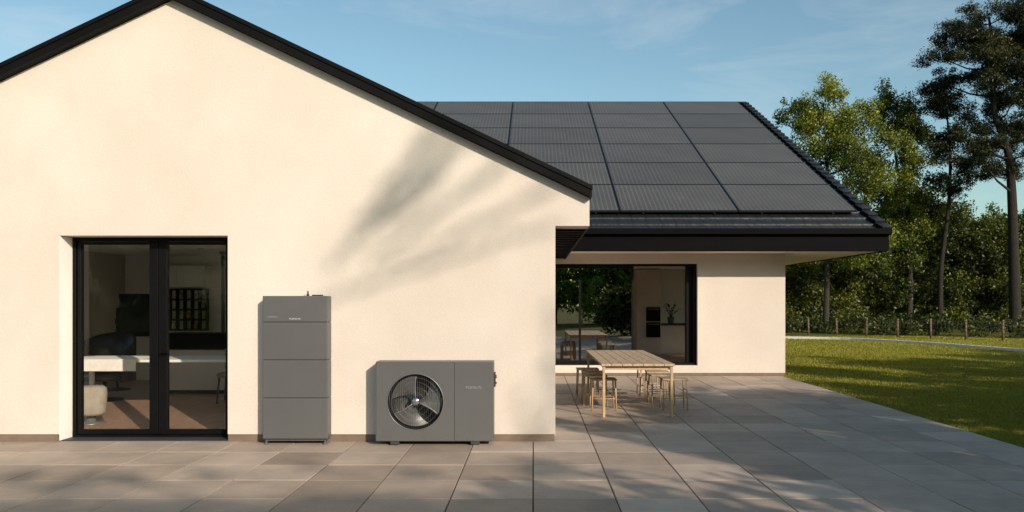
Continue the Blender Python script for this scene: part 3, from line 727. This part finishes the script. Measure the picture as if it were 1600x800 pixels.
def pxclumps(lst, Y, dep, k=1.0): 
    return [(wx(px, Y), Y+random.uniform(-dep, dep), wz(py, Y), r*k*Y/F) for px, py, r in lst]
def pxtrunk(lst, Y):
    out = [(wx(px, Y), Y+random.uniform(-.2, .2)*(i > 0), wz(py, Y)) for i, (px, py) in enumerate(lst)]
    out[0] = (out[0][0], Y, -.05); return out

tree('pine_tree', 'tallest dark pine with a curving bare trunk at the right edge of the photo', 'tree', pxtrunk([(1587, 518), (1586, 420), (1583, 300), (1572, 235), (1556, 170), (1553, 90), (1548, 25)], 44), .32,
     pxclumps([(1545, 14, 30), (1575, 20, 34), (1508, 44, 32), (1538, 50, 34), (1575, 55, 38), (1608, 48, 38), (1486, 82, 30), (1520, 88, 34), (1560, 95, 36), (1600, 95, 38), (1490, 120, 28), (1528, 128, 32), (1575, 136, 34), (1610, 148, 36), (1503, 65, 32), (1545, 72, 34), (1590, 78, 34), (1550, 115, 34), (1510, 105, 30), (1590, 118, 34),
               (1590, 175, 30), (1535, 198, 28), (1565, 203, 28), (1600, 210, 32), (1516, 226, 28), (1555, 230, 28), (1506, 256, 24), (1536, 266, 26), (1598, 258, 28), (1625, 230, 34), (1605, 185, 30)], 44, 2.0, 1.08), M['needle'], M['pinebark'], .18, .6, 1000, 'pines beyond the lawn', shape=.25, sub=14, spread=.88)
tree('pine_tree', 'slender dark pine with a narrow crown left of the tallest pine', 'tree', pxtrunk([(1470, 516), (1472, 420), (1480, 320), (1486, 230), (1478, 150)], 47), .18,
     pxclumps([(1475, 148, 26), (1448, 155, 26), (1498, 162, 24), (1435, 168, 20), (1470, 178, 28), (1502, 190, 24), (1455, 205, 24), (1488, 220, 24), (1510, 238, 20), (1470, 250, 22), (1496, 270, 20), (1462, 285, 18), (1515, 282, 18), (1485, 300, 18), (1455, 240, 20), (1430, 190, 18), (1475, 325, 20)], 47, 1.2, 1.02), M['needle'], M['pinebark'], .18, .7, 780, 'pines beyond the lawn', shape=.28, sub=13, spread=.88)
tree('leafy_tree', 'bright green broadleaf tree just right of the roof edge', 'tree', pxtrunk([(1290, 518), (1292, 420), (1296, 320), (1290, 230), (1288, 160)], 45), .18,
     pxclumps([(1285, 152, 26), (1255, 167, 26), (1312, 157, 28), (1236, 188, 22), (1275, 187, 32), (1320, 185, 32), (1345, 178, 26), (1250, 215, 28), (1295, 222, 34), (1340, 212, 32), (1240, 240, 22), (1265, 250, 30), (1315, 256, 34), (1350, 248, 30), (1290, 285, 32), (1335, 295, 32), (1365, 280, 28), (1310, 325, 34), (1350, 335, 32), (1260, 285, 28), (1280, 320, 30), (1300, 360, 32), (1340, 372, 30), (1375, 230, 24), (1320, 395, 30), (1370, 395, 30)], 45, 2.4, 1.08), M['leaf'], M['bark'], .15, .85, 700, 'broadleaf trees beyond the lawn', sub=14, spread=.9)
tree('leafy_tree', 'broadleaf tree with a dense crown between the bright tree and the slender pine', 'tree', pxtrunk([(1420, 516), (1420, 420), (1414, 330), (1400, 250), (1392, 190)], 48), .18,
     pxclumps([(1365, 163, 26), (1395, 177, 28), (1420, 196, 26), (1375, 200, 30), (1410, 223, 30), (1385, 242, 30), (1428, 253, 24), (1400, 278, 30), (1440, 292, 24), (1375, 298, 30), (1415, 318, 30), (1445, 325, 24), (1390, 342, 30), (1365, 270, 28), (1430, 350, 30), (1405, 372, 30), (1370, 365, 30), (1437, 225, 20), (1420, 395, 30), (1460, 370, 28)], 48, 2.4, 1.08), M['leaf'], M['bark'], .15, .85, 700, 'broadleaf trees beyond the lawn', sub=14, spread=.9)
shl = ['dense dark shrub beside the rear wall corner', 'dark shrub below the bright green tree', 'dark shrub between the bright green tree and the dense-crowned tree', 'dark shrub at the foot of the dense-crowned tree', 'dark shrub at the foot of the slender pine', 'dark shrub between the two pines', 'dark shrub around the trunk of the tallest pine', 'dark shrub right of the tallest pine']
for i, px in enumerate((1240, 1300, 1355, 1412, 1470, 1528, 1580, 1640)):
    Y = 49+random.uniform(-1, 1.5)
    top = [380, 370, 355, 350, 328, 342, 332, 332][i]
    cl = []
    for row in range(5):
        py = top+22+row*32
        for k_ in range(5): cl.append((px+random.uniform(-40, 40), py+random.uniform(-14, 14), random.uniform(20, 34)))
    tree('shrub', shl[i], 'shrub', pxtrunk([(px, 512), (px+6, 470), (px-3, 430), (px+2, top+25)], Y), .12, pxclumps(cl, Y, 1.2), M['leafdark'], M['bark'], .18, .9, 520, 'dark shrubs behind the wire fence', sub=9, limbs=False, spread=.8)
cl = [(x, 66+random.uniform(-3, 3), z, 2.9) for x in np.arange(16, 64, 2.2) for z in (1.5, 3.6, 5.6, 7.4+random.uniform(-1.2, 1.4))]
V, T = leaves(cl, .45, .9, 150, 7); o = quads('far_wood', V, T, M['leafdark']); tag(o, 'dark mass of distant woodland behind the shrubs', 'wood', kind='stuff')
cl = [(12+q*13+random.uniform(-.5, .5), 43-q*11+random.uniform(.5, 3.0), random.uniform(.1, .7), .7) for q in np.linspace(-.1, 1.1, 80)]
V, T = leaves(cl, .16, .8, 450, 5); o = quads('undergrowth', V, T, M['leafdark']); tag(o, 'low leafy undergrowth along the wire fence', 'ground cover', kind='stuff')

# trees and hedge at the right and behind the viewpoint
def wallpt(px, py, tt, r):
    X, Z = wx(px, YF), wz(py, YF); return (X+SH.x*tt, YF+SH.y*tt, Z+TE*tt, r/136.)
def grpt(px, py, tt, r):
    Y = H*F/(py-CY); X = wx(px, Y); return (X+SH.x*tt, Y+SH.y*tt, TE*tt, r)
wl = []
random.seed(3)
def streak(p, q, n, r0, r1):
    for i in range(n):
        u = i/(n-1); wl.append((p[0]+(q[0]-p[0])*u+random.uniform(-5, 5), p[1]+(q[1]-p[1])*u+random.uniform(-5, 5), r0+(r1-r0)*u))
streak((682, 205), (560, 350), 20, 20, 10); streak((714, 222), (520, 412), 28, 20, 10)
streak((690, 270), (610, 350), 10, 14, 10)
streak((785, 258), (580, 408), 26, 13, 7)
streak((868, 292), (610, 415), 30, 9, 5)
streak((868, 352), (500, 468), 36, 8, 6)
streak((866, 470), (860, 690), 14, 8, 20); streak((815, 610), (830, 690), 6, 9, 15)
TT = 27
cl = [wallpt(a, b_, TT+random.uniform(-.5, .5), r_) for a, b_, r_ in wl]
bx, by = 1.2+SH.x*TT, YF+SH.y*TT
tree('garden_tree', 'tall open crowned tree standing far right of the terrace, outside the view', 'tree', [(bx, by, -.05), (bx+.1, by, 5), (bx-.1, by, 8), (bx, by, 11), (bx-.2, by, 14)], .2, cl, M['leaf'], M['bark'], .065, .7, 1000, sub=7, limbs=False)
gl_ = [(20, 748, .34), (110, 755, .36), (200, 750, .3), (340, 742, .22), (860, 735, .4), (640, 738, .2), (480, 728, .15), (880, 770, .4), (760, 760, .2), (560, 775, .15)]
gl_ += [(x_, 796+random.uniform(-4, 6), random.uniform(.34, .42)) for x_ in range(-20, 900, 36)]
cl = [grpt(a, b_, 22+random.uniform(-1.0, 1.0), r_) for a, b_, r_ in gl_]
bx, by = 2.4+SH.x*22, 7+SH.y*22
tree('garden_tree', 'low spreading garden tree standing behind the viewpoint, outside the view', 'tree', [(bx, by, -.05), (bx+.1, by+.1, 2.4), (bx-.1, by, 4.6), (bx-.6, by, 7.2), (bx-1.5, by, 9.2)], .16, cl, M['leaf'], M['bark'], .14, .35, 1500, sub=5)
hp = [(4.7, -3.3, 3.4), (6.2, -1.4, 4.6), (8.0, 0.9, 6.0), (9.6, 2.9, 5.8), (11.2, 4.6, 5.1), (12.9, 6.1, 5.3), (14.7, 7.9, 6.6), (16.6, 9.6, 6.6), (18.6, 11.2, 6.4), (20.8, 12.6, 6.2), (23, 14, 6.2)]
cl = []
for i, (x, y, h) in enumerate(hp):
    for k_ in range(14 if i < 2 else 30): cl.append((x+random.uniform(-1.1, 1.1), y+random.uniform(-1.1, 1.1), random.uniform(.5, h-.8), 1.05))
t = thing('hedge', (11, 4.6, 0), 'loose leafy hedge added outside the view right of the lawn, shading the terrace', 'hedge')  # unseen, placed and sized to shade the terrace and the near lawn
k = MB()
for x, y, h in hp: k.tube([(x, y, -.03), (x+.1, y, h*.4), (x, y+.1, h*.8)], [.06, .04, .01], 6)
obj('stem', k, M['bark'], t)
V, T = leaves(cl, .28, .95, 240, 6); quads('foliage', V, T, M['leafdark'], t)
lab = ['green tree straight behind the viewpoint, seen only in the glass', 'tall green tree behind the viewpoint to the right, seen only in the glass', 'green tree behind the viewpoint to the left, seen only in the glass', 'green tree far behind the viewpoint to the left, seen only in the glass', 'broad green tree far behind the viewpoint to the right, seen only in the glass', 'leftmost green tree behind the viewpoint, seen only in the glass']
for i, (x, y, h) in enumerate(((1.5, -24, 9), (6.0, -26, 10), (-4, -29, 11), (-12, -26, 10), (9.5, -29, 9), (-20, -24, 10))):
    cl = [(x+random.uniform(-3.2, 3.2), y+random.uniform(-2.0, 2.0), random.uniform(1.0, 5), random.uniform(1.1, 1.6)) for k_ in range(32)]+[(x+random.uniform(-2.6, 2.6), y+random.uniform(-2.0, 2.0), random.uniform(5, h), random.uniform(1.1, 1.7)) for k_ in range(20)]
    tree('leafy_tree', lab[i], 'tree', [(x, y, -.05), (x+.2, y, h*.35), (x, y, h*.7), (x, y, h)], .25, cl, M['leafback'], M['bark'], .30, .85, 120, 'trees behind the viewpoint', sub=7, spread=.75)

# grass blades on the visible lawn: dense far off, thinner near the terrace
N = 190000
Y = 8 + 30*rng.uniform(0, 1, N)**.9; X = 5.43+rng.uniform(0, 1, N)**.9*(np.maximum(.66*Y-5.43, .3))
wv = .0036*(Y/9)**.85; hv = rng.uniform(.02, .042, N)*(1+(Y-8)/45); a = rng.uniform(0, np.pi, N); ln = rng.normal(0, .018, (N, 2))
z0 = np.full(N, -.032)
v0 = np.stack([X-np.cos(a)*wv, Y-np.sin(a)*wv, z0], 1); v1 = np.stack([X+np.cos(a)*wv, Y+np.sin(a)*wv, z0], 1); v2 = np.stack([X+ln[:, 0], Y+ln[:, 1], z0+hv], 1)
V = np.stack([v0, v1, v2], 1).reshape(-1, 3)
tn = .5+.10*np.sin(X*.7+np.sin(Y*.5))*np.cos(Y*.4+X*.2)+rng.normal(0, .15, N)
o = quads('grass', V, tn, M['blade_grass'], None, 3); tag(o, 'short sunlit grass covering the lawn', 'grass', kind='stuff')

# kerb edging the lawn
kb = MB(); kp = spline([(7.5, 36.6, 0), (11.2, 35.4, 0), (13.5, 33.9, 0), (15.0, 30.8, 0), (15.5, 28.2, 0), (15.95, 26, 0), (16.2, 23, 0), (16.3, 19, 0)], 6)
for pa, pb in zip(kp, kp[1:]):
    d = pb-pa; L = d.length; Mx = Matrix.Translation((pa.x, pa.y, 0)) @ Matrix.Rotation(math.atan2(d.y, d.x), 4, 'Z')
    kb.box(.004, L-.004, -.07, .07, -.04, .08, .012, 1, M=Mx)
struct('kerb', kb, M['kerb'])
# wire fence
t = thing('fence', (15, 37, 0), 'low wire fence with thin wooden posts between lawn and shrubs', 'fence')
fa_, fb_ = Vector((11.5, 41.2, 0)), Vector((21.5, 31.2, 0)); npst = 11
for i in range(npst):
    p = fa_.lerp(fb_, i/(npst-1)); k = MB(); k.tube([(p.x, p.y, -.05), (p.x+random.uniform(-.02, .02), p.y, .85+random.uniform(-.03, .04))], [.05, .045], 8); obj('post', k, M['post'], t)
k = MB()
for z in (.12, .3, .48, .64, .78): k.tube([fa_+Vector((0, -.05, z)), fb_+Vector((0, -.05, z))], .008, 5)
nW = 90
for i in range(nW):
    p = fa_.lerp(fb_, i/(nW-1)); k.tube([p+Vector((0, -.055, .1)), p+Vector((0, -.055, .79))], .004, 4)
obj('wire_mesh', k, M['wire'], t)
